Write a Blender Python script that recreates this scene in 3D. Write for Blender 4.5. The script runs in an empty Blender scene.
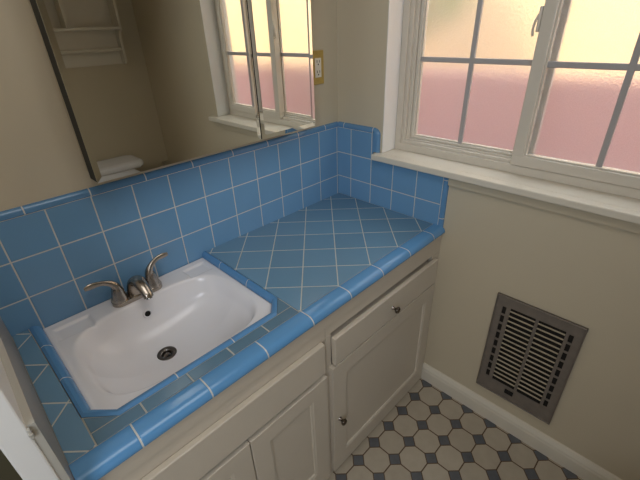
import bpy, bmesh, math, random
from mathutils import Vector, Matrix
random.seed(7)
H = 0.82                      # counter height above the floor; shapes below are written with z = 0 on the counter
COL = bpy.context.scene.collection
scene = bpy.context.scene

# ------------------------------------------------------------------ helpers
def col(r, g, b):
    def f(c):
        c /= 255.0
        return c / 12.92 if c <= 0.04045 else ((c + 0.055) / 1.055) ** 2.4
    return (f(r), f(g), f(b), 1.0)

def new_mat(name):
    m = bpy.data.materials.new(name); m.use_nodes = True
    nt = m.node_tree
    return m, nt, nt.nodes['Principled BSDF']

def mth(nt, op, a, b=None, c=None, clamp=False):
    n = nt.nodes.new('ShaderNodeMath'); n.operation = op; n.use_clamp = clamp
    for i, v in enumerate((a, b, c)):
        if v is None: continue
        if isinstance(v, (int, float)): n.inputs[i].default_value = v
        else: nt.links.new(v, n.inputs[i])
    return n.outputs[0]

def mixc(nt, fac, a, b):
    n = nt.nodes.new('ShaderNodeMix'); n.data_type = 'RGBA'
    for s, v in ((0, fac), (6, a), (7, b)):
        if isinstance(v, (int, float, tuple)): n.inputs[s].default_value = v
        else: nt.links.new(v, n.inputs[s])
    return n.outputs[2]

def noise(nt, scale, detail=3.0, rough=0.5, vec=None):
    n = nt.nodes.new('ShaderNodeTexNoise'); n.inputs['Scale'].default_value = scale
    n.inputs['Detail'].default_value = detail; n.inputs['Roughness'].default_value = rough
    if vec is None:
        g = nt.nodes.new('ShaderNodeNewGeometry'); vec = g.outputs['Position']
    nt.links.new(vec, n.inputs['Vector'])
    return n.outputs['Fac']

def bump(nt, bsdf, height, strength=0.3, dist=0.001):
    b = nt.nodes.new('ShaderNodeBump'); b.inputs['Strength'].default_value = strength
    b.inputs['Distance'].default_value = dist
    nt.links.new(height, b.inputs['Height']); nt.links.new(b.outputs[0], bsdf.inputs['Normal'])

def paint(name, c, rough=0.5, var=0.06, scale=6.0, bstr=0.12, bscale=140.0, coat=0.0):
    m, nt, b = new_mat(name)
    n = noise(nt, scale, 4)
    dark = tuple(x * (1 - var) for x in c[:3]) + (1,)
    lite = tuple(min(1, x * (1 + var)) for x in c[:3]) + (1,)
    nt.links.new(mixc(nt, n, dark, lite), b.inputs['Base Color'])
    b.inputs['Roughness'].default_value = rough
    b.inputs['Coat Weight'].default_value = coat
    b.inputs['Coat Roughness'].default_value = 0.12
    if bstr: bump(nt, b, noise(nt, bscale, 3), bstr, 0.001)
    return m

def metal(name, c, rough=0.3, var=0.1):
    m, nt, b = new_mat(name)
    n = noise(nt, 90, 3)
    nt.links.new(mixc(nt, n, tuple(x * (1 - var) for x in c[:3]) + (1,), c), b.inputs['Base Color'])
    b.inputs['Metallic'].default_value = 1.0; b.inputs['Roughness'].default_value = rough
    return m

def tile_mat(name, c, grout, gu=0.035, gv=0.035, rough=0.14, var=0.05, spec=0.5):
    """glazed tiles: the UV map counts tiles, so grout lies where u or v is whole"""
    m, nt, b = new_mat(name)
    uv = nt.nodes.new('ShaderNodeUVMap'); uv.uv_map = 'UVMap'
    sp = nt.nodes.new('ShaderNodeSeparateXYZ'); nt.links.new(uv.outputs[0], sp.inputs[0])
    masks = []; hs = []; cells = []
    for o, g in ((sp.outputs[0], gu), (sp.outputs[1], gv)):
        fr = mth(nt, 'FRACT', o)
        d = mth(nt, 'MINIMUM', fr, mth(nt, 'SUBTRACT', 1.0, fr))        # distance to the line
        cells.append(mth(nt, 'FLOOR', o))
        if g <= 0: continue
        masks.append(mth(nt, 'LESS_THAN', d, g * 0.5))
        hs.append(mth(nt, 'DIVIDE', mth(nt, 'SUBTRACT', d, g * 0.4), g * 0.7, clamp=True))
    if len(masks) == 2:
        mask = mth(nt, 'MAXIMUM', *masks); h = mth(nt, 'MINIMUM', *hs)
    else: mask, h = masks[0], hs[0]
    cv = nt.nodes.new('ShaderNodeCombineXYZ')
    nt.links.new(cells[0], cv.inputs[0]); nt.links.new(cells[1], cv.inputs[1])
    wn = nt.nodes.new('ShaderNodeTexWhiteNoise'); wn.noise_dimensions = '3D'; nt.links.new(cv.outputs[0], wn.inputs[0])
    big = noise(nt, 14, 3)
    v = mth(nt, 'ADD', mth(nt, 'MULTIPLY', wn.outputs[0], 0.7), mth(nt, 'MULTIPLY', big, 0.5))
    tc = mixc(nt, v, tuple(x * (1 - var * 1.6) for x in c[:3]) + (1,), tuple(min(1, x * (1 + var)) for x in c[:3]) + (1,))
    gn = noise(nt, 60, 2)
    gc = mixc(nt, gn, tuple(x * 0.8 for x in grout[:3]) + (1,), grout)
    nt.links.new(mixc(nt, mask, tc, gc), b.inputs['Base Color'])
    nt.links.new(mth(nt, 'MULTIPLY_ADD', mask, 0.75 - rough, rough), b.inputs['Roughness'])
    b.inputs['Specular IOR Level'].default_value = spec
    hh = mth(nt, 'ADD', h, mth(nt, 'MULTIPLY', noise(nt, 22, 2), 0.25))
    bump(nt, b, hh, 0.5, 0.0012)
    return m

# ------------------------------------------------------------------ mesh helpers
def BM(): return bmesh.new()

def add_box(bm, lo, hi, bev=0.0, seg=2, skip=None):
    v = [bm.verts.new((x, y, z)) for x in (lo[0], hi[0]) for y in (lo[1], hi[1]) for z in (lo[2], hi[2])]
    F = [(0, 1, 3, 2), (4, 6, 7, 5), (0, 4, 5, 1), (2, 3, 7, 6), (0, 2, 6, 4), (1, 5, 7, 3)]
    fs = [bm.faces.new([v[i] for i in f]) for f in F]
    if bev > 0:
        es = set(e for f in fs for e in f.edges)
        bmesh.ops.bevel(bm, geom=list(es), offset=bev, segments=seg, profile=0.5, affect='EDGES')

def add_prism(bm, poly, z0, z1, bev=0.0, seg=2):
    """poly: list of (x, y) counter-clockwise, extruded from z0 to z1; only the top edges are bevelled"""
    a = [bm.verts.new((x, y, z0)) for x, y in poly]; b = [bm.verts.new((x, y, z1)) for x, y in poly]
    n = len(poly)
    bm.faces.new(a[::-1]); top = bm.faces.new(b)
    for i in range(n): bm.faces.new((a[i], a[(i + 1) % n], b[(i + 1) % n], b[i]))
    if bev > 0: bmesh.ops.bevel(bm, geom=list(top.edges), offset=bev, segments=seg, profile=0.5, affect='EDGES')

def add_sweep(bm, pts, radii, n=16, up=(0, 0, 1), caps=True):
    """tube along pts; radii: number or (a, b) ellipse radii"""
    pts = [Vector(p) for p in pts]; rings = []
    prev = None
    for i, p in enumerate(pts):
        t = (pts[min(i + 1, len(pts) - 1)] - pts[max(i - 1, 0)]).normalized()
        if prev is None:
            s = t.cross(Vector(up))
            if s.length < 1e-4: s = t.cross(Vector((1, 0, 0)))
        else: s = prev - t * prev.dot(t)
        s.normalize(); prev = s; u = s.cross(t).normalized()
        r = radii[i] if isinstance(radii, (list, tuple)) else radii
        ra, rb = r if isinstance(r, (list, tuple)) else (r, r)
        rings.append([bm.verts.new(p + s * ra * math.cos(2 * math.pi * k / n) + u * rb * math.sin(2 * math.pi * k / n)) for k in range(n)])
    for a, b in zip(rings, rings[1:]):
        for k in range(n): bm.faces.new((a[k], a[(k + 1) % n], b[(k + 1) % n], b[k]))
    if caps:
        bm.faces.new(rings[0][::-1]); bm.faces.new(rings[-1])

def add_lathe(bm, prof, M, n=24):
    """prof: (radius, height) list turned about the local z axis, placed by matrix M"""
    rings = []
    for r, h in prof:
        if r < 1e-6: rings.append([bm.verts.new(M @ Vector((0, 0, h)))])
        else: rings.append([bm.verts.new(M @ Vector((r * math.cos(2 * math.pi * k / n), r * math.sin(2 * math.pi * k / n), h))) for k in range(n)])
    for a, b in zip(rings, rings[1:]):
        if len(a) == 1 and len(b) == 1: continue
        for k in range(n):
            k2 = (k + 1) % n
            if len(a) == 1: bm.faces.new((a[0], b[k2], b[k]))
            elif len(b) == 1: bm.faces.new((a[k], a[k2], b[0]))
            else: bm.faces.new((a[k], a[k2], b[k2], b[k]))

def curve(ps, n=24):
    """Catmull-Rom through ps (tuples of any length)"""
    P = [ps[0]] + list(ps) + [ps[-1]]; out = []
    seg = len(ps) - 1
    for i in range(n + 1):
        t = i / n * seg; k = min(int(t), seg - 1); f = t - k
        a, b, c, d = P[k:k + 4]
        out.append(tuple(0.5 * (2 * b[j] + (c[j] - a[j]) * f + (2 * a[j] - 5 * b[j] + 4 * c[j] - d[j]) * f * f + (3 * b[j] - a[j] - 3 * c[j] + d[j]) * f ** 3) for j in range(len(b))))
    return out

def put(name, bm, mat, parent=None, smooth=False, uvf=None, origin=None, angle=35):
    """links bm as ONE mesh object; bm is written in counter coordinates"""
    bmesh.ops.recalc_face_normals(bm, faces=bm.faces)
    if uvf:
        uvl = bm.loops.layers.uv.new('UVMap')
        for f in bm.faces:
            for l in f.loops: l[uvl].uv = uvf(l.vert.co, f.normal)
    off = Vector((0, 0, H))
    if parent is None and origin is None:
        cs = [v.co for v in bm.verts]
        origin = (sum(c.x for c in cs) / len(cs), sum(c.y for c in cs) / len(cs), min(c.z for c in cs))
    base = world_of(parent) if parent is not None else Vector(origin) + off
    for v in bm.verts: v.co = v.co + off - base
    me = bpy.data.meshes.new(name); bm.to_mesh(me); bm.free()
    if smooth:
        for p in me.polygons: p.use_smooth = True
        try: me.set_sharp_from_angle(angle=math.radians(angle))
        except Exception: pass
    o = bpy.data.objects.new(name, me); COL.objects.link(o)
    for mm in (mat if isinstance(mat, list) else [mat]): me.materials.append(mm)
    if parent is not None: o.parent = parent
    else: o.location = base
    return o

def world_of(o):
    v = Vector((0, 0, 0))
    while o is not None: v = v + Vector(o.location); o = o.parent
    return v

def thing(name, label, cat, loc, group=None):
    o = bpy.data.objects.new(name, None); COL.objects.link(o)
    o.location = (loc[0], loc[1], loc[2] + H); o.empty_display_size = 0.05
    o['label'] = label; o['category'] = cat
    if group: o['group'] = group
    return o

def tag(o, label, cat, group=None):
    o['label'] = label; o['category'] = cat
    if group: o['group'] = group
    return o

def struct(name, bm, m, parent=None, **k):
    o = put(name, bm, m, parent, **k)
    if parent is None: o['kind'] = 'structure'
    return o

# ------------------------------------------------------------------ materials
M = {}
M['wall'] = paint('wall_paint', col(196, 184, 160), 0.55, 0.03, 5, 0.10, 160)
M['trim'] = paint('trim_paint', col(214, 206, 190), 0.32, 0.03, 8, 0.05, 120)
M['cab'] = paint('cabinet_paint', col(198, 187, 170), 0.38, 0.03, 9, 0.08, 90)
M['jamb'] = paint('casing_lit_reveal_paint', col(226, 224, 220), 0.4, 0.02, 8, 0.04, 120)  # casing white; on the window reveal it stands in for skylight
M['splash'] = paint('side_splash_laminate', col(146, 134, 118), 0.30, 0.04, 20, 0.0)
M['splash_edge'] = paint('side_splash_edge', col(176, 172, 162), 0.3, 0.04, 20, 0.0)
M['ceiling'] = paint('ceiling_paint', col(215, 208, 190), 0.7, 0.02)
M['vinyl'] = paint('window_vinyl', col(206, 198, 184), 0.3, 0.02, 10, 0.0)
M['muntin'] = paint('muntin_aluminium', col(168, 164, 162), 0.35, 0.03, 10, 0.0)
M['dark'] = paint('hole_shade_lever_black', col(16, 14, 12), 0.9, 0.05, 20, 0.0)  # shade inside small holes put into the colour; also the damper lever's black
M['hall'] = paint('hall_dark_olive', col(92, 86, 66), 0.5, 0.05, 8, 0.05)  # the dark of the hall is put into this olive
M['hallfloor'] = paint('hall_carpet', col(84, 76, 58), 0.95, 0.15, 60, 0.6, 300)
M['grout'] = paint('grout', col(170, 166, 152), 0.8, 0.1, 60, 0.3, 200)
GR = col(208, 207, 200)
BLUE = col(110, 153, 190)
M['tile'] = tile_mat('blue_wall_tile', BLUE, GR, 0.032, 0.032, 0.16, 0.05)
M['deck'] = tile_mat('blue_counter_tile', col(104, 140, 166), col(196, 196, 188), 0.032, 0.032, 0.24, 0.06)
M['strip'] = tile_mat('blue_strip_tile', col(92, 122, 142), col(178, 176, 166), 0.034, 0.0, 0.25, 0.05)
M['vcap'] = tile_mat('blue_edge_tile', col(94, 147, 194), GR, 0.022, 0.0, 0.16, 0.03)
M['cap'] = tile_mat('blue_cap_tile', col(96, 140, 180), GR, 0.022, 0.0, 0.18, 0.04)
M['ring'] = tile_mat('blue_quarter_round_tile', col(88, 138, 184), GR, 0.016, 0.0, 0.2, 0.03)

def mk_porcelain():
    m, nt, b = new_mat('white_porcelain')
    n = noise(nt, 5, 2)
    nt.links.new(mixc(nt, n, col(222, 220, 222), col(230, 228, 230)), b.inputs['Base Color'])
    b.inputs['Roughness'].default_value = 0.2
    return m
M['porcelain'] = mk_porcelain()
M['nickel'] = metal('brushed_nickel', col(176, 166, 154), 0.27)
M['chrome'] = metal('chrome', col(190, 188, 184), 0.12)
M['drain'] = metal('tarnished_steel', col(104, 98, 92), 0.35)
M['knob'] = metal('dark_nickel', col(120, 112, 104), 0.16)
M['brass'] = paint('brass_plate', col(186, 156, 82), 0.35, 0.12, 40, 0.0)
M['grille'] = paint('worn_steel', col(116, 107, 98), 0.42, 0.25, 34, 0.1)
M['louver'] = paint('louver_steel', col(166, 154, 130), 0.4, 0.1, 30, 0.0)
M['duct_shade'] = paint('duct_shade_paint', col(22, 18, 14), 0.9, 0.3, 60, 0.0)  # near-black; the shade inside the duct put into the colour
M['receptacle'] = paint('receptacle_plastic', col(228, 222, 206), 0.35, 0.02, 20, 0.0)
M['mirror_edge'] = paint('mirror_dark_edge', col(10, 12, 10), 0.6, 0.1, 30, 0.0)
def mk_mirror():
    m, nt, b = new_mat('mirror_silver')
    n = noise(nt, 3, 2)
    nt.links.new(mixc(nt, n, (0.80, 0.80, 0.74, 1), (0.84, 0.84, 0.79, 1)), b.inputs['Base Color'])
    b.inputs['Metallic'].default_value = 1; b.inputs['Roughness'].default_value = 0.012
    return m
M['mirror'] = mk_mirror()

def mk_floor():
    m, nt, b = new_mat('octagon_dot_tile')
    g = nt.nodes.new('ShaderNodeNewGeometry'); sp = nt.nodes.new('ShaderNodeSeparateXYZ')
    nt.links.new(g.outputs['Position'], sp.inputs[0])
    P = 0.1018
    u = mth(nt, 'DIVIDE', mth(nt, 'ADD', sp.outputs[0], 0.1228), P)
    v = mth(nt, 'DIVIDE', mth(nt, 'ADD', sp.outputs[1], 0.5735), P)
    ds = []
    for o in (u, v):
        fr = mth(nt, 'FRACT', o); ds.append(mth(nt, 'MINIMUM', fr, mth(nt, 'SUBTRACT', 1.0, fr)))
    s = mth(nt, 'ADD', ds[0], ds[1])                  # diamond distance to the nearest dot centre
    dot = mth(nt, 'LESS_THAN', s, 0.262)
    ring = mth(nt, 'MULTIPLY', mth(nt, 'GREATER_THAN', s, 0.262), mth(nt, 'LESS_THAN', s, 0.312))
    line = mth(nt, 'MULTIPLY', mth(nt, 'LESS_THAN', mth(nt, 'MINIMUM', ds[0], ds[1]), 0.023), mth(nt, 'GREATER_THAN', s, 0.262))
    gr = mth(nt, 'MAXIMUM', ring, line)
    cell = nt.nodes.new('ShaderNodeCombineXYZ')
    nt.links.new(mth(nt, 'FLOOR', u), cell.inputs[0]); nt.links.new(mth(nt, 'FLOOR', v), cell.inputs[1])
    wn = nt.nodes.new('ShaderNodeTexWhiteNoise'); nt.links.new(cell.outputs[0], wn.inputs[0])
    mot = mth(nt, 'ADD', mth(nt, 'MULTIPLY', noise(nt, 26, 4), 0.7), mth(nt, 'MULTIPLY', wn.outputs[0], 0.35))
    oct_ = mixc(nt, mot, col(162, 150, 132), col(188, 177, 158))
    dc = mixc(nt, noise(nt, 40, 3), col(76, 78, 82), col(102, 104, 108))
    c = mixc(nt, dot, oct_, dc); c = mixc(nt, gr, c, col(92, 72, 50))
    nt.links.new(c, b.inputs['Base Color'])
    nt.links.new(mth(nt, 'MULTIPLY_ADD', gr, 0.4, 0.42), b.inputs['Roughness'])
    bump(nt, b, mth(nt, 'SUBTRACT', 1.0, gr), 0.4, 0.001)
    return m
M['floor'] = mk_floor()

def mk_obscure():
    """patterned inner face of obscure glass: scatters and refracts what is outside"""
    m, nt, b = new_mat('obscure_glass')
    nt.nodes.remove(b)
    out = nt.nodes['Material Output']
    tr = nt.nodes.new('ShaderNodeBsdfTranslucent'); tr.inputs[0].default_value = (0.92, 0.88, 0.84, 1)
    rf = nt.nodes.new('ShaderNodeBsdfRefraction'); rf.inputs['IOR'].default_value = 1.35; rf.inputs['Roughness'].default_value = 0.34
    nt.links.new(mixc(nt, noise(nt, 330, 3, 0.7), (0.70, 0.70, 0.69, 1), (1, 1, 1, 1)), rf.inputs[0])
    gl = nt.nodes.new('ShaderNodeBsdfGlossy'); gl.inputs['Roughness'].default_value = 0.25
    a = nt.nodes.new('ShaderNodeMixShader'); a.inputs[0].default_value = 0.84
    nt.links.new(tr.outputs[0], a.inputs[1]); nt.links.new(rf.outputs[0], a.inputs[2])
    c = nt.nodes.new('ShaderNodeMixShader'); c.inputs[0].default_value = 0.05
    nt.links.new(a.outputs[0], c.inputs[1]); nt.links.new(gl.outputs[0], c.inputs[2])
    bp = nt.nodes.new('ShaderNodeBump'); bp.inputs['Strength'].default_value = 0.6; bp.inputs['Distance'].default_value = 0.002
    nt.links.new(noise(nt, 150, 3), bp.inputs['Height'])
    for n in (tr, rf, gl): nt.links.new(bp.outputs[0], n.inputs['Normal'])
    nt.links.new(c.outputs[0], out.inputs['Surface'])
    return m
def mk_clear():
    m, nt, b = new_mat('clear_glass_face'); nt.nodes.remove(b)
    out = nt.nodes['Material Output']
    t = nt.nodes.new('ShaderNodeBsdfTransparent'); t.inputs[0].default_value = (0.96, 0.98, 0.97, 1)
    g = nt.nodes.new('ShaderNodeBsdfGlossy'); g.inputs['Roughness'].default_value = 0.02
    x = nt.nodes.new('ShaderNodeMixShader'); x.inputs[0].default_value = 0.04
    nt.links.new(t.outputs[0], x.inputs[1]); nt.links.new(g.outputs[0], x.inputs[2]); nt.links.new(x.outputs[0], out.inputs['Surface'])
    return m
M['obscure'] = mk_obscure(); M['clear'] = mk_clear()

# ------------------------------------------------------------------ room shell
ZF, ZC = -H, 1.62
YF = -2.04                       # far wall (seen in the mirror)
XH = -2.6                        # end of the hall beyond the doorway
OY0, OY1, OZ0, OZ1 = -0.229, -1.187, 0.2055, 1.17       # window opening
PW = 0.008                       # plaster stands back of the tile face

bm = BM(); add_box(bm, (-1.40, YF, ZF - 0.05), (PW, PW, ZF)); struct('floor', bm, M['floor'])
bm = BM(); add_box(bm, (XH, YF, ZF - 0.05), (-1.40, PW, ZF)); o = struct('floor_hall', bm, M['hallfloor'])
bm = BM(); add_box(bm, (XH, YF, ZC), (0.16, 0.12, ZC + 0.05)); struct('ceiling', bm, M['ceiling'])
bm = BM(); add_box(bm, (-0.2, 0.1205, ZF), (0.16, 3.6, ZC + 0.05)); struct('wall_sun_shade', bm, M['wall'])  # unseen run of wall, added to keep the sun off the garden wall
bm = BM(); add_box(bm, (XH, PW, ZF), (0.16, 0.12, ZC)); struct('wall_back', bm, M['wall'])
bm = BM(); add_box(bm, (XH, YF - 0.1, ZF), (0.16, YF, ZC)); struct('wall_front', bm, M['wall'])
bm = BM(); add_box(bm, (XH - 0.1, YF - 0.1, ZF), (XH, 0.12, ZC)); struct('wall_hall', bm, M['wall'])
# window wall with its opening
bm = BM()
add_box(bm, (PW, YF, ZF), (0.16, PW, OZ0))
add_box(bm, (PW, YF, OZ1), (0.16, PW, ZC))
add_box(bm, (PW, OY0, OZ0), (0.16, PW, OZ1))
add_box(bm, (PW, YF, OZ0), (0.16, OY1, OZ1))
bmesh.ops.remove_doubles(bm, verts=bm.verts, dist=1e-5)
struct('wall_right', bm, M['wall'])
# short wall end (door casing) at the left end of the counter, the doorway, then the wall again
bm = BM(); add_box(bm, (-1.333, -0.582, ZF), (-1.2985, PW - 0.001, ZC - 0.001), 0.003); struct('trim_1', bm, M['jamb'])
bm = BM(); add_box(bm, (-1.40, YF + 0.001, ZF), (-1.30, -1.62, ZC - 0.001)); struct('wall_left', bm, M['wall'])
bm = BM(); add_box(bm, (-1.41, -1.62, 1.22), (-1.299, -0.585, ZC - 0.002)); struct('wall_left_header', bm, M['wall'])
bm = BM(); add_box(bm, (-2.2, -0.03, ZF), (-1.345, 0.005, 1.22), 0.004); struct('hall_dark_slab', bm, M['hall'])  # added slab; its dark olive colour stands in for the unlit hall

# baseboard
def baseboard(name, y0, y1):
    prof = [(0.0, 0.0), (-0.019, 0.0), (-0.019, 0.058), (-0.0165, 0.064), (-0.0165, 0.070), (-0.012, 0.078), (-0.008, 0.086), (0.0, 0.088)]
    bm = BM(); rings = []
    for y in (y0, y1): rings.append([bm.verts.new((PW + px, y, ZF + pz)) for px, pz in prof])
    n = len(prof)
    for k in range(n): bm.faces.new((rings[0][k], rings[0][(k + 1) % n], rings[1][(k + 1) % n], rings[1][k]))
    bm.faces.new(rings[0][::-1]); bm.faces.new(rings[1])
    return struct(name, bm, M['trim'])
baseboard('baseboard_right', -0.533, YF + 0.016)
bm = BM(); add_box(bm, (-1.295, YF + 0.001, ZF + 0.0005), (-0.013, YF + 0.015, ZF + 0.088), 0.003); struct('baseboard_front', bm, M['trim'])

# ------------------------------------------------------------------ window
win = bpy.data.objects.new('window_1', None); COL.objects.link(win)
win.location = (0.08, (OY0 + OY1) / 2, OZ0 + H); win['kind'] = 'structure'
bm = BM()
add_box(bm, (-0.030, -1.235, 0.2057), (PW - 0.0003, -0.2045, 0.2295), 0.004, 3)
add_box(bm, (PW - 0.002, OY1 + 0.0005, 0.2057), (0.155, OY0 - 0.0005, 0.2293))
put('window_sill', bm, M['trim'], win)
bm = BM()
add_box(bm, (PW - 0.0012, OY0 - 0.004, 0.2297), (0.0928, OY0 - 0.0002, OZ1 - 0.0002), 0.0008, 1)
add_box(bm, (PW - 0.0012, OY1 + 0.0002, 0.2297), (0.0928, OY1 + 0.004, OZ1 - 0.0002), 0.0008, 1)
add_box(bm, (PW - 0.0012, OY1 + 0.0042, OZ1 - 0.004), (0.0928, OY0 - 0.0042, OZ1 - 0.0002), 0.0008, 1)
put('reveal_light_sheets', bm, M['jamb'], win)  # thin sheets added; window light on the reveal put into their paler paint
bm = BM(); add_box(bm, (-0.004, -1.215, 0.170), (PW - 0.0003, -0.533, 0.2055), 0.002); put('sill_apron', bm, M['wall'], win)

def ring(bm, x0, x1, yo0, yo1, zo0, zo1, yi0, yi1, zi0, zi1, bev=0.0015):
    """rectangular frame between an outer and an inner rectangle"""
    add_box(bm, (x0, yo1, zo0), (x1, yo0, zi0), bev)
    add_box(bm, (x0, yo1, zi1), (x1, yo0, zo1), bev)
    add_box(bm, (x0, yi0, zi0 - 0.001), (x1, yo0, zi1 + 0.001), bev)
    add_box(bm, (x0, yo1, zi0 - 0.001), (x1, yi1, zi1 + 0.001), bev)
ZT = OZ1
bm = BM(); ring(bm, 0.093, 0.158, OY0 - .0005, OY1 + .0005, 0.2294, ZT - .0005, -0.2560, -1.1600, 0.2580, 1.137)
put('window_frame', bm, M['vinyl'], win)
bm = BM()
ring(bm, 0.103, 0.1575, -0.2555, -1.1605, 0.2575, 1.1375, -0.270, -1.146, 0.2695, 1.126)
ring(bm, 0.115, 0.157, -0.2695, -1.1465, 0.269, 1.1265, -0.284, -1.132, 0.2765, 1.115)
put('window_track', bm, M['vinyl'], win)

def sash(kind, x0, x1, yo0, yo1, zo0, zo1, yi0, yi1, zi0, zi1, ym):
    bm = BM()
    ring(bm, x0, x1, yo0, yo1, zo0, zo1, yi0, yi1, zi0, zi1, 0.0025)
    # glazing bead
    b = 0.006
    ring(bm, x0 + 0.006, x1 - 0.004, yi0 + .0005, yi1 - .0005, zi0 - .0005, zi1 + .0005, yi0 - b, yi1 + b, zi0 + b, zi1 - b, 0.001)
    fr = put(kind, bm, M['vinyl'], win)
    xm = (x0 + x1) / 2 + 0.003
    pane = BM(); add_box(pane, (xm, yi1 + 0.001, zi0 + 0.001), (xm + 0.004, yi0 - 0.001, zi1 - 0.001))
    for f in pane.faces: f.material_index = 0 if f.calc_center_median().x < xm + 0.0005 else 1
    put('pane', pane, [M['obscure'], M['clear']], fr)
    mb = BM(); w = 0.0085
    xa, xb = xm - 0.011, xm - 0.0002
    add_box(mb, (xa, ym - w, zi0), (xb, ym + w, zi1), 0.002)
    for zz in (0.5665, 0.8375):
        add_box(mb, (xa + 0.0004, yi1, zz - w), (xb + .0001, yi0, zz + w), 0.002)
    put('muntin', mb, M['muntin'], fr)
    return fr
sash('fixed_sash', 0.1215, 0.146, -0.2845, -0.755, 0.2765, 1.115, -0.2985, -0.705, 0.2860, 1.105, -0.4940)
ss = sash('sliding_sash', 0.086, 0.1205, -0.6985, -1.1590, 0.2600, 1.1360, -0.7340, -1.1330, 0.2930, 1.104, -0.9415)
bm = BM()
add_box(bm, (0.082, -0.6984, 0.650), (0.100, -0.690, 0.715), 0.003)
add_sweep(bm, curve([(0.088, -0.691, 0.695), (0.086, -0.685, 0.680), (0.086, -0.682, 0.660), (0.088, -0.684, 0.640)], 10), 0.0035, 8)
put('latch', bm, M['vinyl'], ss, smooth=True)

# ------------------------------------------------------------------ what stands outside the window
def build_outside():
    m = paint('pink_stucco', col(190, 134, 134), 0.9, 0.12, 12, 0.5, 60)
    bm = BM(); add_box(bm, (0.95, -6, ZF - 0.3), (1.10, 5, 0.46), 0.01)
    o = put('garden_wall', bm, m); o['kind'] = 'structure'
    tag(o, 'low pink stucco garden wall outside the frosted window', 'wall')
    y = paint('yellow_stucco', col(240, 206, 156), 0.9, 0.06, 6, 0.5, 60)
    bm = BM(); add_box(bm, (3.2, -9, ZF - 0.3), (3.4, 9, 1.9)); add_box(bm, (3.1, -9, 1.9), (3.5, 9, 2.0))
    o = put('neighbouring_wall', bm, y); o['kind'] = 'structure'
    g = paint('ground_gravel', col(150, 140, 120), 0.95, 0.2, 8, 0.5, 80)
    bm = BM(); add_box(bm, (0.17, -9, ZF - 0.35), (3.2, 9, ZF - 0.30)); o = put('ground', bm, g); o['kind'] = 'structure'
    leaf = paint('shrub_leaf', col(92, 130, 46), 0.6, 0.3, 30, 0.0)
    t = thing('garden_tree', 'green tree outside, blurred behind the upper left window panes', 'tree', (2.3, 0.75, ZF - 0.3))
    bm = BM(); add_sweep(bm, [(2.3, 0.75, ZF - 0.3), (2.32, 0.78, 0.1), (2.28, 0.8, 0.7)], [0.06, 0.05, 0.035], 10)
    put('trunk', bm, paint('bark', col(90, 70, 50), 0.9, 0.2, 30), t, smooth=True)
    bm = BM(); rnd = random.Random(3)
    for i in range(1500):
        while True:
            p = Vector((rnd.uniform(-1, 1), rnd.uniform(-1, 1), rnd.uniform(-1, 1)))
            if 0.25 < p.length < 1: break
        c = Vector((2.3, 0.85, 1.15)) + Vector((p.x * 0.45, p.y * 0.75, p.z * 0.62))
        R = Matrix.Rotation(rnd.uniform(0, 6.28), 3, 'Z') @ Matrix.Rotation(rnd.uniform(-1, 1), 3, 'X')
        s = rnd.uniform(0.04, 0.075)
        q = [R @ Vector(v) * s + c for v in ((-1, 0, 0), (-0.3, 0.42, 0.1), (1, 0, 0.15), (-0.3, -0.42, 0.1))]
        bm.faces.new([bm.verts.new(v) for v in q])
    put('foliage', bm, leaf, t)
build_outside()

# ------------------------------------------------------------------ wall tile (backsplash)
T = 0.11; TV = 0.10871
MX0, WY0, ZL1, ZL3 = 0.1186, 0.0735, 0.0874, 0.3048
bs = thing('tiled_backsplash', 'glossy blue square tile backsplash around the counter corner, white grout', 'backsplash', (-0.6, 0.0, 0.0))
g = 0.0035
def uv_mirror(co, n): return ((-co.x - MX0) / T + 10, (co.z - ZL1) / TV + 10)
def uv_window(co, n): return ((-co.y - WY0) / T + 10, (co.z - ZL1) / TV + 10)
bm = BM(); add_box(bm, (-1.2975, 0.0, -0.03), (0.0, PW - 0.0005, ZL3)); put('back_field', bm, M['tile'], bs, uvf=uv_mirror)
bm = BM()
poly = [(0.0, -0.0), (-0.5135, -0.0), (-0.5135, 0.2052), (-0.1885, 0.2052), (-0.1885, ZL3), (0.0, ZL3)]
a = [bm.verts.new((0.0, y, z)) for y, z in poly]; b = [bm.verts.new((PW - 0.0005, y, z)) for y, z in poly]
bm.faces.new(a); bm.faces.new(b[::-1])
for i in range(len(poly)): bm.faces.new((a[i], b[i], b[(i + 1) % 6], a[(i + 1) % 6]))
put('side_field', bm, M['tile'], bs, uvf=uv_window)
def extrude_prof(prof, path_pt, bm):
    """prof: list of (a, b); path_pt(k, a, b) -> point for station k in 0..1; closed section"""
    r = [[bm.verts.new(path_pt(k, a, b)) for a, b in prof] for k in (0, 1)]
    n = len(prof)
    for i in range(n): bm.faces.new((r[0][i], r[0][(i + 1) % n], r[1][(i + 1) % n], r[1][i]))
    bm.faces.new(r[0][::-1]); bm.faces.new(r[1])
def bull(w, t, n=8, out=0.003):
    """bullnose section: a = across (0 inner .. w outer), b = proud of the wall"""
    p = [(0.0, -PW + 0.0005), (0.0, 0.0), (0.002, out)]
    for i in range(n + 1):
        th = i / n * math.pi / 2
        p.append((w - t + t * math.sin(th), -(PW - 0.0005) + (out + PW - 0.0005) * math.cos(th)))
    return p
capw = 0.3255 - ZL3
bm = BM(); extrude_prof(bull(capw - 0.0, 0.013), lambda k, a, b: (-1.2975 + k * 1.2975, -b, ZL3 + a), bm)
put('cap_trim', bm, M['cap'], bs, smooth=True, uvf=lambda co, n: ((-co.x - 0.0805) / 0.1528 + 10, 0.5))
bm = BM(); extrude_prof(bull(capw, 0.013), lambda k, a, b: (-b, -k * 0.196, ZL3 + a), bm)
put('cap_trim', bm, M['cap'], bs, smooth=True, uvf=lambda co, n: ((-co.y - 0.034) / 0.1528 + 10, 0.5))
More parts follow.
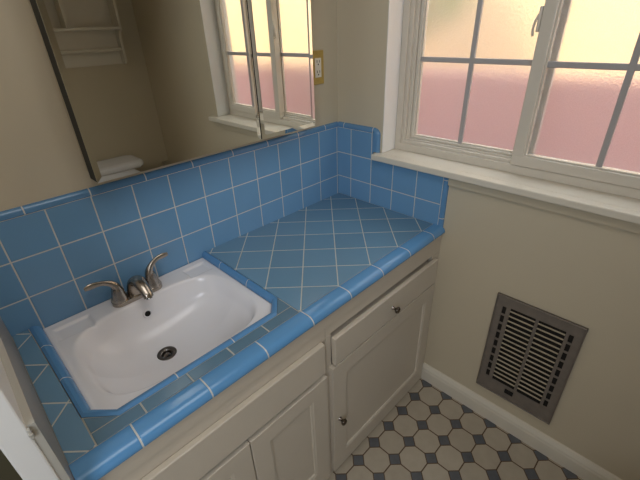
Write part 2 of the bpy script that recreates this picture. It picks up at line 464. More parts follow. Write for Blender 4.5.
# upright edge beside the window casing, with the rounded top corner
bm = BM(); prof = bull(0.031, 0.016)
sts = []
for s in range(2): sts.append([bm.verts.new((-b, -0.189 - a, 0.2300 + s * 0.072)) for a, b in prof])
for th in [i / 6 * math.pi / 2 for i in range(1, 7)]:
    sts.append([bm.verts.new((-b, -0.189 - a * math.cos(th), 0.302 + a * 0.75 * math.sin(th))) for a, b in prof])
for r0, r1 in zip(sts, sts[1:]):
    for i in range(len(prof)): 
        q = (r0[i], r0[(i + 1) % len(prof)], r1[(i + 1) % len(prof)], r1[i])
        bm.faces.new(q)
bm.faces.new(sts[0][::-1])
bmesh.ops.remove_doubles(bm, verts=bm.verts, dist=1e-5)
put('edge_trim', bm, M['cap'], bs, smooth=True, uvf=lambda co, n: (0.5, 0.5))
# upright edge trim at the front end of the side splash
bm = BM(); prof = bull(0.0195, 0.010)
extrude_prof(prof, lambda k, a, b: (-b, -0.5138 - a, -0.012 + k * 0.2165), bm)
put('edge_trim', bm, M['cap'], bs, smooth=True, uvf=lambda co, n: ((co.z - 0.186) / 0.1528 + 10.0, 0.5))

# ------------------------------------------------------------------ countertop
ct = thing('tiled_countertop', 'blue tiled countertop with diagonal tiles and rounded front edge beside window', 'countertop', (-0.6, -0.27, -0.03))
S2 = T / math.sqrt(2)
def uv_diag(ox, oy):
    def f(co, n):
        X, Y = co.x - ox, co.y - oy
        return ((X - Y) / 2 / S2 + 30, (-X - Y) / 2 / S2 + 30)
    return f
zb, zt = -0.022, 0.0
XR, YI, YS = -0.7060, -0.4925, -0.4580
bm = BM()                      # grout bed under the tiles, open where the sink sits
add_box(bm, (XR + 0.002, -0.536, -0.034), (-0.0002, -0.0003, -0.0014))
add_prism(bm, [(-1.2878, -0.4560), (-1.2385, -0.4560), (-1.2398, -0.4015), (-1.2490, -0.0003), (-1.2878, -0.0003)], -0.034, -0.0014)
add_box(bm, (-1.2878, -0.536, -0.034), (XR + 0.002, -0.4561, -0.0014))
add_prism(bm, [(-1.2392, -0.4562), (-1.1815, -0.4562), (-1.2392, -0.4030)], -0.033, -0.0014)
add_prism(bm, [(-0.7590, -0.4562), (XR + 0.0022, -0.4562), (XR + 0.0022, -0.3990)], -0.033, -0.0014)
put('grout_bed', bm, M['grout'], ct)
bm = BM(); add_prism(bm, [(XR, YI + .001), (-0.0006, YI + .001), (-0.0006, -0.0006), (XR, -0.0006)], -0.0013, zt, 0.0008, 1)
put('counter_field', bm, M['deck'], ct, uvf=uv_diag(-0.2351, -0.1798))
bm = BM(); add_prism(bm, [(-1.2870, YI + .001), (-1.2392, YI + .001), (-1.2400, -0.4010), (-1.2508, -0.0006), (-1.2870, -0.0006)], -0.0013, zt, 0.0008, 1)
put('counter_field', bm, M['deck'], ct, uvf=uv_diag(-1.2475, -0.0310))
bm = BM()
add_prism(bm, [(-1.2365, YI + .001), (XR - 0.003, YI + .001), (XR - 0.003, YS), (-1.2365, YS)], -0.0013, zt, 0.0008, 1)
add_prism(bm, [(-0.7570, YS + 0.003), (XR - 0.003, YS + 0.003), (XR - 0.003, -0.4010)], -0.0013, zt, 0.0005, 1)
add_prism(bm, [(-1.2365, YS + 0.003), (-1.1840, YS + 0.003), (-1.2365, -0.4085)], -0.0013, zt, 0.0005, 1)
put('strip_tiles', bm, M['strip'], ct, uvf=lambda co, n: ((-co.x - 0.7055) / 0.1085 + 10, 0.5) if co.y < YS + 0.002 else (10.5, .5))
# rounded front edge
bm = BM()
YO, ZB = -0.5470, -0.0215
prof = [(YI - 0.0015, -0.0012), (YI - 0.0015, 0.0), (YI - 0.005, 0.0022), (YI - 0.018, 0.0030)]
r = 0.021
for i in range(9):
    th = i / 8 * math.pi / 2
    prof.append((YO + r - r * math.sin(th), 0.0030 - r + r * math.cos(th)))
prof += [(YO + 0.0015, ZB), (YO + 0.010, ZB)]
extrude_prof(prof, lambda k, a, b: (-1.2872 + k * 1.2866, a, b), bm)
put('front_edge_trim', bm, M['vcap'], ct, smooth=True, uvf=lambda co, n: ((-co.x - 0.0790) / 0.1565 + 10, 0.5), angle=50)
# quarter-round tiles around the sink
outer = [(-1.2485, -0.0008), (-1.2380, -0.4030), (-1.1815, -0.4562), (-0.7590, -0.4562), (-0.7075, -0.3980), (-0.7080, -0.0008)]
inner = [(-1.2215, -0.0008), (-1.2170, -0.3860), (-1.1785, -0.4275), (-0.7565, -0.4250), (-0.7235, -0.3870), (-0.7255, -0.0008)]
bm = BM(); rows = []
NQ = 8
for (ox, oy), (ix, iy) in zip(outer, inner):
    row = [bm.verts.new((ox, oy, -0.018))]
    for i in range(NQ + 1):
        t = i / NQ
        th = t * math.pi / 2
        k = 0.12 + 0.88 * math.sin(th) if i else 0.0
        z = 0.0035 - 0.0225 * (1 - math.cos(th)) if i else 0.0
        row.append(bm.verts.new((ox + (ix - ox) * k, oy + (iy - oy) * k, z)))
    rows.append(row)
for r0, r1 in zip(rows, rows[1:]):
    for i in range(len(r0) - 1): bm.faces.new((r0[i], r1[i], r1[i + 1], r0[i + 1]))
def uv_ring(co, n):
    if abs(n.x) > 0.8 or abs(n.x) > abs(n.y): return ((-co.y + 0.05) / 0.1525 + 10, 0.5)
    return ((-co.x - 0.76) / 0.1525 + 10, 0.5)
put('sink_edge_trim', bm, M['ring'], ct, smooth=True, uvf=None, angle=25)
# uv by piece so joints run across each run
o = ct.children[-1] if ct.children else None
me = bpy.data.objects['sink_edge_trim'].data
uvl = me.uv_layers.new(name='UVMap')
base = world_of(ct) - Vector((0, 0, H))
for p in me.polygons:
    c = p.center + base
    for li in p.loop_indices:
        co = me.vertices[me.loops[li].vertex_index].co + base
        if c.y > -0.40 : uvl.data[li].uv = ((-co.y + 0.0425) / 0.1525 + 10, 0.5)
        elif -1.18 < c.x < -0.76: uvl.data[li].uv = ((-co.x - 1.05) / 0.1525 + 10.0, 0.5)
        else: uvl.data[li].uv = (10.5, 0.5)

# side splash at the left end
sp = thing('side_splash', 'thin glossy beige panel standing at the left end of the countertop', 'side splash', (-1.293, -0.29, -0.03))
bm = BM(); add_box(bm, (-1.2983, -0.576, -0.82), (-1.2880, -0.0005, 0.2050), 0.0008, 1)
put('panel', bm, M['splash'], sp)
bm = BM(); add_box(bm, (-1.2986, -0.5785, -0.82), (-1.2882, -0.5762, 0.2055)); add_box(bm, (-1.2986, -0.5785, 0.2052), (-1.2882, -0.0005, 0.2072))
put('edge_strip', bm, M['splash_edge'], sp)
bm = BM(); add_box(bm, (-1.3000, -0.5860, 0.185), (-1.2960, -0.5788, 0.205), 0.001); add_lathe(bm, [(0, 0), (0.003, 0), (0.003, 0.002), (0.0, 0.0028)], Matrix.Translation((-1.298, -0.586, 0.196)) @ Matrix.Rotation(math.pi / 2, 4, 'X'), 12)
put('corner_clip', bm, M['splash_edge'], sp)

# ------------------------------------------------------------------ sink
ZS = -0.0182
sink = thing('bathroom_sink', 'white porcelain drop-in sink set into the blue tile counter', 'sink', (-0.973, -0.21, ZS - 0.16))
BCX, BCY, BA, BB, BN = -0.9675, -0.2480, 0.2120, 0.1610, 3.6
DX, DY = -0.9890, -0.2040
DEP = 0.127
def xl(y): return -1.2235 + (0.004 * min(1, -y / 0.38)) + (max(0, -y - 0.388) * 1.0)
def xr(y): return -0.7235 + 0.0 * y - (max(0, -y - 0.388) * 0.90)
def sink_z(x, y):
    u = (x - BCX) / BA; v = (y - BCY) / BB
    rr = (abs(u) ** BN + abs(v) ** BN) ** (1 / BN)
    z = 0.0
    if rr < 1.09:
        # lip rounding then a wall that eases into a dished floor sloping to the drain
        t = max(0.0, min(1.0, (1.09 - rr) / 1.09))
        a = 1 - (1 - t) ** (3.2 + 2.2 * max(0.0, v))
        lip = min(1.0, t / 0.13); lip = lip * lip * (3 - 2 * lip)
        z = -DEP * a * lip * 0.93
        d = math.hypot(x - DX, y - DY)
        z -= 0.012 * math.exp(-(d / 0.09) ** 2)
    # soap dishes in the back corners
    for cx, cy, w, h in ((-1.158, -0.060, 0.040, 0.026), (-0.778, -0.058, 0.034, 0.026)):
        e = max(abs(x - cx) / w, abs(y - cy) / h)
        if e < 1.25: 
            k = min(1, max(0, (1.25 - e) / 0.3)); z -= 0.0060 * k * k * (3 - 2 * k)
    return z
bm = BM()
NX, NY = 168, 140
y0, y1 = -0.0006, -0.4285
G = []
for j in range(NY + 1):
    y = y0 + (y1 - y0) * j / NY; row = []
    a, b = xl(y), xr(y)
    for i in range(NX + 1):
        x = a + (b - a) * i / NX
        ed = min(x - a, b - x, -0.0006 - y + 0.0001, y - y1)
        z = ZS + sink_z(x, y) + 0.0015 * math.exp(-((ed - 0.006) / 0.004) ** 2) - (0.002 if ed < 0.001 else 0)
        row.append(bm.verts.new((x, y, z)))
    G.append(row)
for j in range(NY):
    for i in range(NX):
        q = (G[j][i], G[j][i + 1], G[j + 1][i + 1], G[j + 1][i])
        c = sum((v.co for v in q), Vector()) / 4
        if math.hypot(c.x - DX, c.y - DY) < 0.0165: continue
        bm.faces.new(q)
for v in [v for v in bm.verts if not v.link_faces]: bm.verts.remove(v)
basin = put('basin', bm, M['porcelain'], sink, smooth=True, angle=60)
if basin.data.polygons[100].normal.z < 0: basin.data.flip_normals()
sm = basin.modifiers.new('thickness', 'SOLIDIFY'); sm.thickness = 0.007; sm.offset = -1
zd = ZS + sink_z(DX, DY)
bm = BM()
add_lathe(bm, [(0.0148, -0.020), (0.0148, -0.003), (0.0175, 0.0006), (0.0215, 0.0022), (0.0268, 0.0018), (0.0282, 0.0), (0.0270, -0.0025), (0.018, -0.004)], Matrix.Translation((DX, DY, zd + 0.0018)), 40)
dr = put('drain', bm, M['drain'], sink, smooth=True)
bm = BM(); add_lathe(bm, [(0, -0.004), (0.006, -0.0035), (0.0125, -0.006), (0.0130, -0.008), (0.0, -0.009)], Matrix.Translation((DX, DY, zd + 0.0014)), 30)
put('drain_stopper', bm, M['knob'], dr, smooth=True)
bm = BM(); add_lathe(bm, [(0, -0.018), (0.0155, -0.018), (0.0155, -0.017), (0, -0.017)], Matrix.Translation((DX, DY, zd + 0.001)), 24)
put('drain_well', bm, M['dark'], dr)
# overflow on the back slope
ox, oy = -0.9770, -0.0905
zz = ZS + sink_z(ox, oy)
e = 0.003
nrm = Vector((-(sink_z(ox + e, oy) - sink_z(ox - e, oy)) / 2 / e, -(sink_z(ox, oy + e) - sink_z(ox, oy - e)) / 2 / e, 1)).normalized()
Mo = Matrix.Translation(Vector((ox, oy, zz)) + nrm * 0.001) @ nrm.to_track_quat('Z', 'Y').to_matrix().to_4x4()
bm = BM(); add_lathe(bm, [(0.0088, -0.004), (0.0088, 0.0006), (0.0105, 0.0024), (0.0140, 0.0018), (0.0152, -0.003)], Mo, 28)
ov = put('overflow_ring', bm, M['porcelain'], sink, smooth=True)
bm = BM(); add_lathe(bm, [(0, -0.0010), (0.0090, -0.0010), (0.0090, 0.0002), (0, 0.0002)], Mo, 24)
put('overflow_shade_disc', bm, M['dark'], ov)  # dark disc painted in place of the shade in the overflow opening

# ------------------------------------------------------------------ faucet
FX, FY = -0.9750, -0.0480
fc = thing('faucet', 'brushed nickel two-handle faucet on the back rim of the sink', 'faucet', (FX, FY, ZS))
bm = BM()
pts = []
for k in range(40):                         # oblong base plate
    th = 2 * math.pi * k / 40
    cx = 0.051 if math.cos(th) > 0 else -0.051
    pts.append((FX + cx + 0.0245 * math.cos(th), FY + 0.0245 * math.sin(th)))
add_prism(bm, pts, ZS + 0.0005, ZS + 0.013, 0.004, 3)
put('base_plate', bm, M['nickel'], fc, smooth=True)
# spout: broad at the root, arching forward over the bowl
bm = BM()
sp_ = curve([(FX, FY + 0.002, ZS + 0.004), (FX, FY - 0.001, ZS + 0.035), (FX + 0.001, FY - 0.014, ZS + 0.060), (FX + 0.002, FY - 0.036, ZS + 0.069), (FX + 0.003, FY - 0.060, ZS + 0.062), (FX + 0.004, FY - 0.080, ZS + 0.044), (FX + 0.004, FY - 0.086, ZS + 0.034)], 30)
rr = curve([(0.029, 0.022), (0.025, 0.019), (0.0215, 0.0155), (0.0190, 0.0125), (0.0170, 0.0112), (0.0152, 0.0108), (0.0145, 0.0105)], 30)
add_sweep(bm, sp_, rr, 24, up=(0, 1, 0))
spout = put('spout', bm, M['nickel'], fc, smooth=True)
bm = BM(); tip = Vector(sp_[-1]); dr_ = (tip - Vector(sp_[-2])).normalized()
add_lathe(bm, [(0.0085, 0), (0.0100, 0.0), (0.0100, 0.005), (0.0085, 0.0055), (0.0075, 0.003), (0, 0.003)], Matrix.Translation(tip - dr_ * 0.001) @ dr_.to_track_quat('Z', 'Y').to_matrix().to_4x4(), 20)
put('aerator', bm, M['chrome'], spout, smooth=True)
def handle(s, lev, rad):
    hx = FX + s * 0.051
    bm = BM()
    add_lathe(bm, [(0.0235, 0.010), (0.0235, 0.014), (0.0215, 0.022), (0.0180, 0.036), (0.0160, 0.048), (0.0135, 0.056), (0.0, 0.059)], Matrix.Translation((hx, FY, ZS)), 28)
    h = put('handle', bm, M['nickel'], fc, smooth=True)
    bm = BM(); add_sweep(bm, curve(lev, 26), curve(rad, 26), 18, up=(0, 1, 0))
    put('lever', bm, M['nickel'], h, smooth=True)
    bm = BM(); add_lathe(bm, [(0.0240, 0.0195), (0.0222, 0.0195), (0.0222, 0.0205), (0.0, 0.0205)], Matrix.Translation((hx, FY, ZS)), 28)
    return h
hx = FX - 0.051
handle(-1, [(hx + 0.004, FY, ZS + 0.040), (hx - 0.002, FY - 0.001, ZS + 0.066), (hx - 0.018, FY - 0.003, ZS + 0.083), (hx - 0.040, FY - 0.004, ZS + 0.092), (hx - 0.062, FY - 0.005, ZS + 0.094), (hx - 0.077, FY - 0.006, ZS + 0.093)],
       [(0.015, 0.015), (0.0115, 0.0115), (0.0085, 0.0065), (0.0082, 0.0050), (0.0100, 0.0046), (0.0060, 0.0030)])
hx = FX + 0.051
handle(1, [(hx - 0.004, FY, ZS + 0.038), (hx - 0.001, FY - 0.001, ZS + 0.064), (hx + 0.010, FY - 0.002, ZS + 0.082), (hx + 0.030, FY - 0.003, ZS + 0.095), (hx + 0.050, FY - 0.005, ZS + 0.098), (hx + 0.065, FY - 0.006, ZS + 0.098)],
       [(0.015, 0.015), (0.0115, 0.0115), (0.0088, 0.0070), (0.0082, 0.0052), (0.0092, 0.0048), (0.0060, 0.0030)])

# ------------------------------------------------------------------ cabinets
YC = -0.532            # face frame
YD = -0.550            # door and drawer fronts
ZK = -0.785
def door(name, parent, x0, x1, z0, z1, st, sb, sides=None):
    """frame-and-panel front: slab ring with recessed, sloped-edge panel"""
    bm = BM()
    add_box(bm, (x0, YD, z0), (x1, YC - 0.0008, z1), 0.0025, 2)
    d = put(name, bm, M['cab'], parent)
    # front face: recess
    bm = BM(); bm.from_mesh(d.data)
    return d
def panel_door(name, parent, x0, x1, z0, z1, s, knob=None):
    px0, px1, pz0, pz1 = x0 + s[0], x1 - s[1], z0 + s[2], z1 - s[3]
    bm = BM()
    yb = YC - 0.0008
    def R(y, e, rect):
        a, b, c, d = rect
        return [bm.verts.new(p) for p in ((a + e, y, c + e), (b - e, y, c + e), (b - e, y, d - e), (a + e, y, d - e))]
    o_ = (x0, x1, z0, z1); i_ = (px0, px1, pz0, pz1)
    loops = [R(yb, 0, o_), R(YD + 0.002, 0, o_), R(YD + 0.0006, 0.0006, o_), R(YD, 0.002, o_), R(YD, -0.0, i_), R(YD + 0.0015, 0.002, i_), R(YD + 0.0030, 0.008, i_), R(YD + 0.0075, 0.010, i_)]
    for a, b in zip(loops, loops[1:]):
        for k in range(4): bm.faces.new((a[k], a[(k + 1) % 4], b[(k + 1) % 4], b[k]))
    bm.faces.new(loops[-1]); bm.faces.new(loops[0][::-1])
    d = put(name, bm, M['cab'], parent)
    if knob: make_knob(d, *knob)
    return d
def make_knob(parent, x, z, dy=0.0):
    bm = BM()
    add_lathe(bm, [(0.0075, 0.0), (0.0065, 0.002), (0.0045, 0.005), (0.0045, 0.011), (0.0090, 0.014), (0.0122, 0.018), (0.0125, 0.021), (0.0100, 0.0250), (0.005, 0.0268), (0, 0.0272)],
              Matrix.Translation((x, YD - 0.0002 - dy, z)) @ Matrix.Rotation(math.pi / 2, 4, 'X'), 26)
    put('knob', bm, M['knob'], parent, smooth=True)
def carcass(root, x0, x1, openings, rail=-0.125):
    """box with sides, floor, back and a face frame pierced by the openings (dark gaps show round the fronts)"""
    bm = BM(); t = 0.016
    zt_, zb_ = -0.0345, -0.745
    add_box(bm, (x0, YC + 0.018, zb_), (x0 + t, -0.001, -0.175)); add_box(bm, (x1 - t, YC + 0.018, zb_), (x1, -0.001, -0.175))
    add_box(bm, (x0 + t, YC + 0.018, zb_), (x1 - t, -0.001, zb_ + t)); add_box(bm, (x0 + t, -0.010, zb_ + t), (x1 - t, -0.001, -0.175))
    # face frame
    add_box(bm, (x0, YC, rail), (x1, YC + 0.018, zt_), 0.0008, 1)
    xs = sorted(openings)
    add_box(bm, (x0, YC, ZK), (xs[0][0], YC + 0.018, rail - .0002)); add_box(bm, (xs[-1][1], YC, ZK), (x1, YC + 0.018, rail - .0002))
    add_box(bm, (xs[0][0], YC, ZK), (xs[-1][1], YC + 0.018, ZK + 0.035))
    put('body', bm, M['cab'], root)
    bm = BM(); add_box(bm, (x0 + 0.001, YC + 0.0005, ZF + 0.0005), (x1 - 0.001, YC + 0.014, ZK - 0.0003)); put('plinth', bm, M['cab'], root)
XS = -0.650
rc = thing('base_cabinet', 'cream base cabinet with one drawer above one door, next to window wall', 'cabinet', (XS / 2, -0.27, ZF), 'cream vanity cabinets')
carcass(rc, XS, PW - 0.0005, [(-0.6270, -0.045)], -0.1095)
bm = BM(); add_box(bm, (-0.6300, YD - 0.003, -0.2300), (-0.0350, YC - 0.0040, -0.1215), 0.0025, 2)
add_box(bm, (-0.615, YC - 0.0041, -0.222), (-0.058, -0.08, -0.135))
dw = put('drawer', bm, M['cab'], rc)
make_knob(dw, -0.3335, -0.180, 0.003)
panel_door('door', rc, -0.6400, -0.0370, -0.785, -0.2390, (0.062, 0.050, 0.075, 0.062), (-0.6105, -0.5030))
lc = thing('sink_cabinet', 'cream sink base cabinet with false front panel and two doors below the sink', 'cabinet', (-0.968, -0.27, ZF), 'cream vanity cabinets')
carcass(lc, -1.2872, XS - 0.0006, [(-1.255, -0.69)])
bm = BM(); add_box(bm, (-1.262, YD, -0.2300), (-0.6690, YC - 0.0008, -0.1120), 0.0030, 2)
put('false_front', bm, M['cab'], lc)
panel_door('door', lc, -0.9545, -0.6640, -0.785, -0.2500, (0.058, 0.064, 0.095, 0.058))
panel_door('door', lc, -1.262, -0.9575, -0.785, -0.2500, (0.060, 0.058, 0.095, 0.058))
bm = BM(); add_box(bm, (-1.2872, YC - 0.0042, -0.0720), (-0.0006, YC - 0.0004, -0.0222), 0.001, 1)
bb = put('counter_apron', bm, M['cab'], ct)

# ------------------------------------------------------------------ mirrored medicine cabinet
YM = -0.103
mc = thing('medicine_cabinet', 'wall cabinet above the sink with tall frameless mirror doors', 'medicine cabinet', (-0.618, -0.03, 0.36))
ZM0, ZM1 = 0.3660, 1.10
bm = BM(); add_box(bm, (-0.985, -0.050, ZM0 + 0.004), (-0.242, PW - 0.001, ZM1 - 0.003), 0.0015); put('body', bm, M['wall'], mc)
def mirror_door(x0, x1):
    bm = BM(); add_box(bm, (x0 + .0003, YM + 0.0040, ZM0 + .0005), (x1 - .0003, -0.0505, ZM1 - .0005), 0.0005, 1)
    d = put('door', bm, M['mirror_edge'], mc)
    bm = BM(); w = 0.013
    def R(y, e): return [bm.verts.new(p) for p in ((x0 + e, y, ZM0 + e), (x1 - e, y, ZM0 + e), (x1 - e, y, ZM1 - e), (x0 + e, y, ZM1 - e))]
    L = [R(YM + 0.0038, 0.0), R(YM + 0.0011, 0.0), R(YM, w)]
    for a, b in zip(L, L[1:]):
        for k in range(4): bm.faces.new((a[k], a[(k + 1) % 4], b[(k + 1) % 4], b[k]))
    bm.faces.new(L[-1]); bm.faces.new(L[0][::-1])
    put('mirror_glass', bm, M['mirror'], d)
mirror_door(-0.9960, -0.4870)
mirror_door(-0.4830, -0.2365)

# ------------------------------------------------------------------ outlet
ol = thing('outlet', 'white duplex outlet on a brass wall plate beside the mirror', 'outlet', (-0.106, 0.0, 0.485))
oc = (-0.1085, 0.5460)
bm = BM(); add_box(bm, (oc[0] - 0.0350, PW - 0.0050, oc[1] - 0.0600), (oc[0] + 0.0330, PW - 0.0002, oc[1] + 0.0600), 0.002, 2); wp = put('wall_plate', bm, M['brass'], ol)
bm = BM(); add_box(bm, (oc[0] - 0.0165, PW - 0.0078, oc[1] - 0.0340), (oc[0] + 0.0165, PW - 0.0051, oc[1] + 0.0340), 0.001, 1); rcp = put('receptacle', bm, M['receptacle'], ol)
bm = BM()
for s in (-1, 1):
    zc = oc[1] + s * 0.0180
    for dx in (-0.0065, 0.0065): add_box(bm, (oc[0] + dx - 0.0012, PW - 0.0082, zc + 0.000), (oc[0] + dx + 0.0012, PW - 0.0079, zc + 0.009))
    add_lathe(bm, [(0, 0), (0.0028, 0), (0.0028, 0.0003), (0, 0.0003)], Matrix.Translation((oc[0], PW - 0.0079, zc - 0.006)) @ Matrix.Rotation(math.pi / 2, 4, 'X'), 12)
put('slots', bm, M['dark'], rcp)
for s in (-1, 1):
    bm = BM(); add_lathe(bm, [(0, 0.0012), (0.002, 0.001), (0.0034, 0.0), (0, 0)], Matrix.Translation((oc[0], PW - 0.0051, oc[1] + s * 0.047)) @ Matrix.Rotation(math.pi / 2, 4, 'X'), 14)
    put('screw', bm, M['brass'], wp, smooth=True)

# ------------------------------------------------------------------ wall heater grille
gr = thing('wall_grille', 'worn steel heater grille with louvres low on the window wall', 'wall grille', (0.0, -0.926, -0.66))
gy0, gy1, gz0, gz1 = -0.782, -1.070, -0.664, -0.187
gx0, gx1 = 0.0030, 0.0060
bm = BM()
# face plate assembled around the louvre field and the slots
LY0, LY1, LZ0, LZ1 = -0.836, -1.018, -0.598, -0.232
slot_y = ((-0.808, -0.822), (-1.028, -1.042))
nsl = 9; sz0, sz1 = -0.585, -0.212
pitch = (sz1 - sz0) / nsl
add_box(bm, (gx0, gy1, gz0), (gx1, gy0, LZ0)); add_box(bm, (gx0, gy1, LZ1), (gx1, gy0, gz1))
for a, b in ((gy0, slot_y[0][0]), (slot_y[0][1], LY0), (LY1, slot_y[1][0]), (slot_y[1][1], gy1)):
    add_box(bm, (gx0, b, LZ0), (gx1, a, LZ1))
for a, b in slot_y:
    n = 9
    for k in range(n + 1):
        zc = LZ0 + (LZ1 - LZ0) * k / n
        add_box(bm, (gx0, b, max(LZ0, zc - 0.0042)), (gx1, a, min(LZ1, zc + 0.0042)))
add_box(bm, (gx0 - 0.0005, -0.932, LZ0), (gx1, -0.922, LZ1))
# rolled rim
for lo, hi in (((-0.0035, gy1, gz0), (PW - .0002, gy1 + 0.004, gz1)), ((-0.0035, gy0 - 0.004, gz0), (PW - .0002, gy0, gz1)), ((-0.0035, gy1, gz0), (PW - .0002, gy0, gz0 + 0.004)), ((-0.0035, gy1, gz1 - 0.004), (PW - .0002, gy0, gz1))):
    add_box(bm, lo, hi, 0.001, 1)
fp = put('face_plate', bm, M['grille'], gr)
bm = BM(); add_box(bm, (PW - 0.0006, gy1 + 0.02, gz0 + 0.03), (PW - 0.0001, gy0 - 0.02, gz1 - 0.02)); put('back_shade_sheet', bm, M['duct_shade'], gr)  # thin sheet painted dark in place of the shade behind the louvres
nl = 16
for half in ((LY0 - 0.0006, -0.9214), (-0.9326, LY1 + 0.0006)):
    for k in range(nl):
        zc = LZ1 - 0.013 - (LZ1 - LZ0 - 0.036) * k / (nl - 1)
        bm = BM()
        p = [(0.0000, -0.0010), (0.0004, -0.0022), (0.0054, 0.0002), (0.0050, 0.0014)]
        vs = [[bm.verts.new((x, y, zc + z)) for x, z in p] for y in half]
        for i in range(4): bm.faces.new((vs[0][i], vs[0][(i + 1) % 4], vs[1][(i + 1) % 4], vs[1][i]))
        bm.faces.new(vs[0][::-1]); bm.faces.new(vs[1])
        put('louvre', bm, M['louver'], gr)
bm = BM(); add_box(bm, (-0.004, -0.925, -0.629), (0.0029, -0.893, -0.612), 0.001); put('damper_lever', bm, M['dark'], gr)

# ------------------------------------------------------------------ what the mirror shows: toilet and wall shelf
tl = thing('toilet', 'white toilet with its tank against the wall, seen in the mirror', 'toilet', (-0.51, YF + 0.14, ZF))
def rrect(cx, cy, hx, hy, r, n=6):
    out = []
    for qx, qy, a0 in ((1, 1, 0), (-1, 1, 90), (-1, -1, 180), (1, -1, 270)):
        for i in range(n + 1):
            th = math.radians(a0 + 90 * i / n)
            out.append((cx + qx * (hx - r) + r * math.cos(th), cy + qy * (hy - r) + r * math.sin(th)))
    return out
TX = -0.512
bm = BM(); lv = []
for z, hx, hy in ((-0.46, 0.205, 0.085), (-0.40, 0.215, 0.095), (-0.20, 0.228, 0.103), (-0.128, 0.232, 0.106)):
    lv.append([bm.verts.new((x, y, z)) for x, y in rrect(TX, YF + 0.128, hx, hy, 0.035)])
for a, b in zip(lv, lv[1:]):
    for k in range(len(a)): bm.faces.new((a[k], a[(k + 1) % len(a)], b[(k + 1) % len(a)], b[k]))
bm.faces.new(lv[0][::-1]); bm.faces.new(lv[-1])
put('tank', bm, M['porcelain'], tl, smooth=True)
bm = BM(); lv = []
for z, g_ in ((-0.1275, 0.0), (-0.124, 0.009), (-0.108, 0.012), (-0.094, 0.008), (-0.088, -0.004), (-0.086, -0.03)):
    lv.append([bm.verts.new((x, y, z)) for x, y in rrect(TX, YF + 0.130, 0.238 + g_, 0.112 + g_, 0.04)])
for a, b in zip(lv, lv[1:]):
    for k in range(len(a)): bm.faces.new((a[k], a[(k + 1) % len(a)], b[(k + 1) % len(a)], b[k]))
bm.faces.new(lv[0][::-1]); bm.faces.new(lv[-1])
put('tank_lid', bm, M['porcelain'], tl, smooth=True)
bm = BM(); lv = []
for z, hx, hy, cy in ((ZF + 0.001, 0.10, 0.20, 0.40), (ZF + 0.10, 0.095, 0.19, 0.40), (ZF + 0.24, 0.12, 0.22, 0.42), (ZF + 0.34, 0.165, 0.255, 0.45), (ZF + 0.385, 0.178, 0.265, 0.455), (ZF + 0.39, 0.13, 0.20, 0.47), (ZF + 0.30, 0.10, 0.16, 0.47), (ZF + 0.24, 0.05, 0.09, 0.45)):
    lv.append([bm.verts.new((TX + hx * math.cos(t), YF + cy + hy * math.sin(t), z)) for t in [2 * math.pi * k / 32 for k in range(32)]])
for a, b in zip(lv, lv[1:]):
    for k in range(32): bm.faces.new((a[k], a[(k + 1) % 32], b[(k + 1) % 32], b[k]))
bm.faces.new(lv[0][::-1]); bm.faces.new(lv[-1])
put('bowl', bm, M['porcelain'], tl, smooth=True)
bm = BM(); lv = []
for z, k_ in ((ZF + 0.392, 0.97), (ZF + 0.396, 1.0), (ZF + 0.412, 1.0), (ZF + 0.420, 0.93)):
    lv.append([bm.verts.new((TX + 0.182 * k_ * math.cos(t), YF + 0.465 + 0.225 * k_ * math.sin(t), z)) for t in [2 * math.pi * k / 32 for k in range(32)]])
for a, b in zip(lv, lv[1:]):
    for k in range(32): bm.faces.new((a[k], a[(k + 1) % 32], b[(k + 1) % 32], b[k]))
bm.faces.new(lv[0][::-1]); bm.faces.new(lv[-1])
put('seat_lid', bm, M['porcelain'], tl, smooth=True)

sh = thing('wall_shelf', 'cream painted wall shelf unit with towel bar, hung above the toilet', 'shelf', (-0.45, YF + 0.06, 0.50))
SX0, SX1, SY0, SY1 = -0.800, -0.137, YF + 0.0008, YF + 0.105
for x in (SX0, SX1 - 0.014):
    bm = BM()
    # side with rounded lower front corner
    SL = SY0 + 0.062
    pr_ = [(SY0, 0.505), (SL - 0.03, 0.505)] + [(SL - 0.03 + 0.03 * math.sin(t), 0.535 - 0.03 * math.cos(t)) for t in [i / 6 * math.pi / 2 for i in range(1, 7)]] + [(SL, 0.655), (SL + 0.01, 0.685), (SY1, 0.704), (SY1, 1.20), (SY0, 1.20)]
    vs = [[bm.verts.new((xx, y, z)) for y, z in pr_] for xx in (x, x + 0.014)]
    n = len(pr_)
    for i in range(n): bm.faces.new((vs[0][i], vs[0][(i + 1) % n], vs[1][(i + 1) % n], vs[1][i]))
    bm.faces.new(vs[0][::-1]); bm.faces.new(vs[1])
    put('side_panel', bm, M['trim'], sh)
for z in (0.714, 0.955, 1.186):
    bm = BM(); add_box(bm, (SX0 + 0.0142, SY0 + 0.006, z - 0.008), (SX1 - 0.0142, SY1 - 0.002, z + 0.008), 0.001); put('shelf_board', bm, M['trim'], sh)
bm = BM(); add_box(bm, (-0.452, SY0 + 0.006, 0.7225), (-0.438, SY1 - 0.004, 0.9465), 0.001); put('divider', bm, M['trim'], sh)
bm = BM(); add_box(bm, (SX0 + 0.0142, SY0, 0.505), (SX1 - 0.0142, SY0 + 0.0058, 1.20)); put('back_panel', bm, M['trim'], sh)
bm = BM(); add_sweep(bm, [(SX0 + 0.0142, SY0 + 0.036, 0.594), (SX1 - 0.0142, SY0 + 0.036, 0.594)], 0.0115, 16); put('towel_bar', bm, M['trim'], sh, smooth=True)

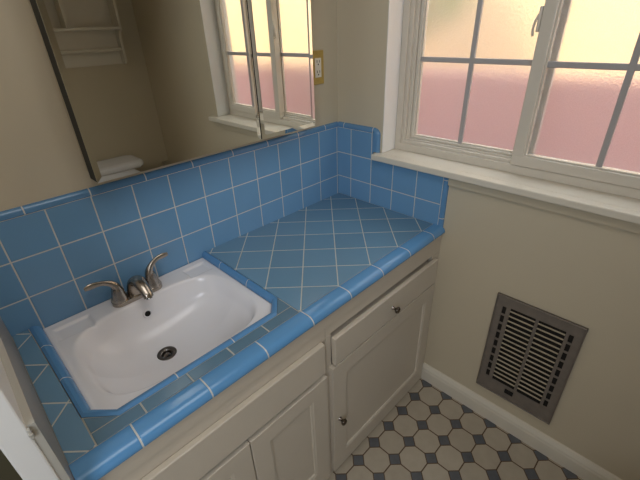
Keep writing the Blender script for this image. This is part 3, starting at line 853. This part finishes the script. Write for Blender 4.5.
# ------------------------------------------------------------------ light
def area(name, loc, tgt, size, power, color, sy=None):
    l = bpy.data.lights.new(name, 'AREA'); l.energy = power; l.color = color
    l.shape = 'RECTANGLE'; l.size = size; l.size_y = sy or size
    o = bpy.data.objects.new(name, l); COL.objects.link(o)
    o.location = (loc[0], loc[1], loc[2] + H)
    d = Vector(tgt) - Vector(loc); o.rotation_euler = d.to_track_quat('-Z', 'Y').to_euler()
    return o
area('hall_daylight', (-2.25, -1.80, 0.85), (-1.15, -0.30, 0.05), 0.8, 17.0, (0.84, 0.91, 1.0), 0.9)
lamp = area('room_fill', (-0.95, -1.00, 1.32), (-0.88, -0.30, 0.0), 0.7, 4.2, (1.0, 0.97, 0.93))  # added fill light with no fixture, hung free below the ceiling
lamp.data.spread = math.radians(165)
sl = bpy.data.lights.new('sun', 'SUN'); sl.energy = 4.5; sl.angle = 0.02; sl.color = (1.0, 0.88, 0.68)
so = bpy.data.objects.new('sun', sl); COL.objects.link(so); so.location = (-3, 1, 6)
so.rotation_euler = Vector((0.72, -0.10, -0.70)).to_track_quat('-Z', 'Y').to_euler()
w = bpy.data.worlds.new('sky'); scene.world = w; w.use_nodes = True
bg = w.node_tree.nodes['Background']; bg.inputs[0].default_value = (0.84, 0.90, 1.0, 1); bg.inputs[1].default_value = 3.4

# ------------------------------------------------------------------ camera
cam = bpy.data.cameras.new('camera'); cam.sensor_fit = 'HORIZONTAL'; cam.sensor_width = 36.0; cam.lens = 382.5446 / 640 * 36
cam.clip_start = 0.01
co = bpy.data.objects.new('camera', cam); COL.objects.link(co)
Rw = ((0.70063808, -0.71275657, -0.03292953), (-0.3697387, -0.32320686, -0.87110885), (0.6102455, 0.62250735, -0.48998472))
mx = Matrix.Identity(4)
for i in range(3):
    mx[i][0] = Rw[0][i]; mx[i][1] = -Rw[1][i]; mx[i][2] = -Rw[2][i]
mx.translation = Vector((-1.23965, -1.12695, 0.68904 + H))
co.matrix_world = mx
scene.camera = co
scene.view_settings.view_transform = 'Standard'; scene.view_settings.look = 'None'
scene.view_settings.gamma = 1.0; scene.view_settings.use_curve_mapping = False
scene.view_settings.exposure = 0.08
scene.cycles.max_bounces = 10; scene.cycles.transparent_max_bounces = 12
scene.cycles.use_denoising = True
scene.cycles.sample_clamp_indirect = 6.0
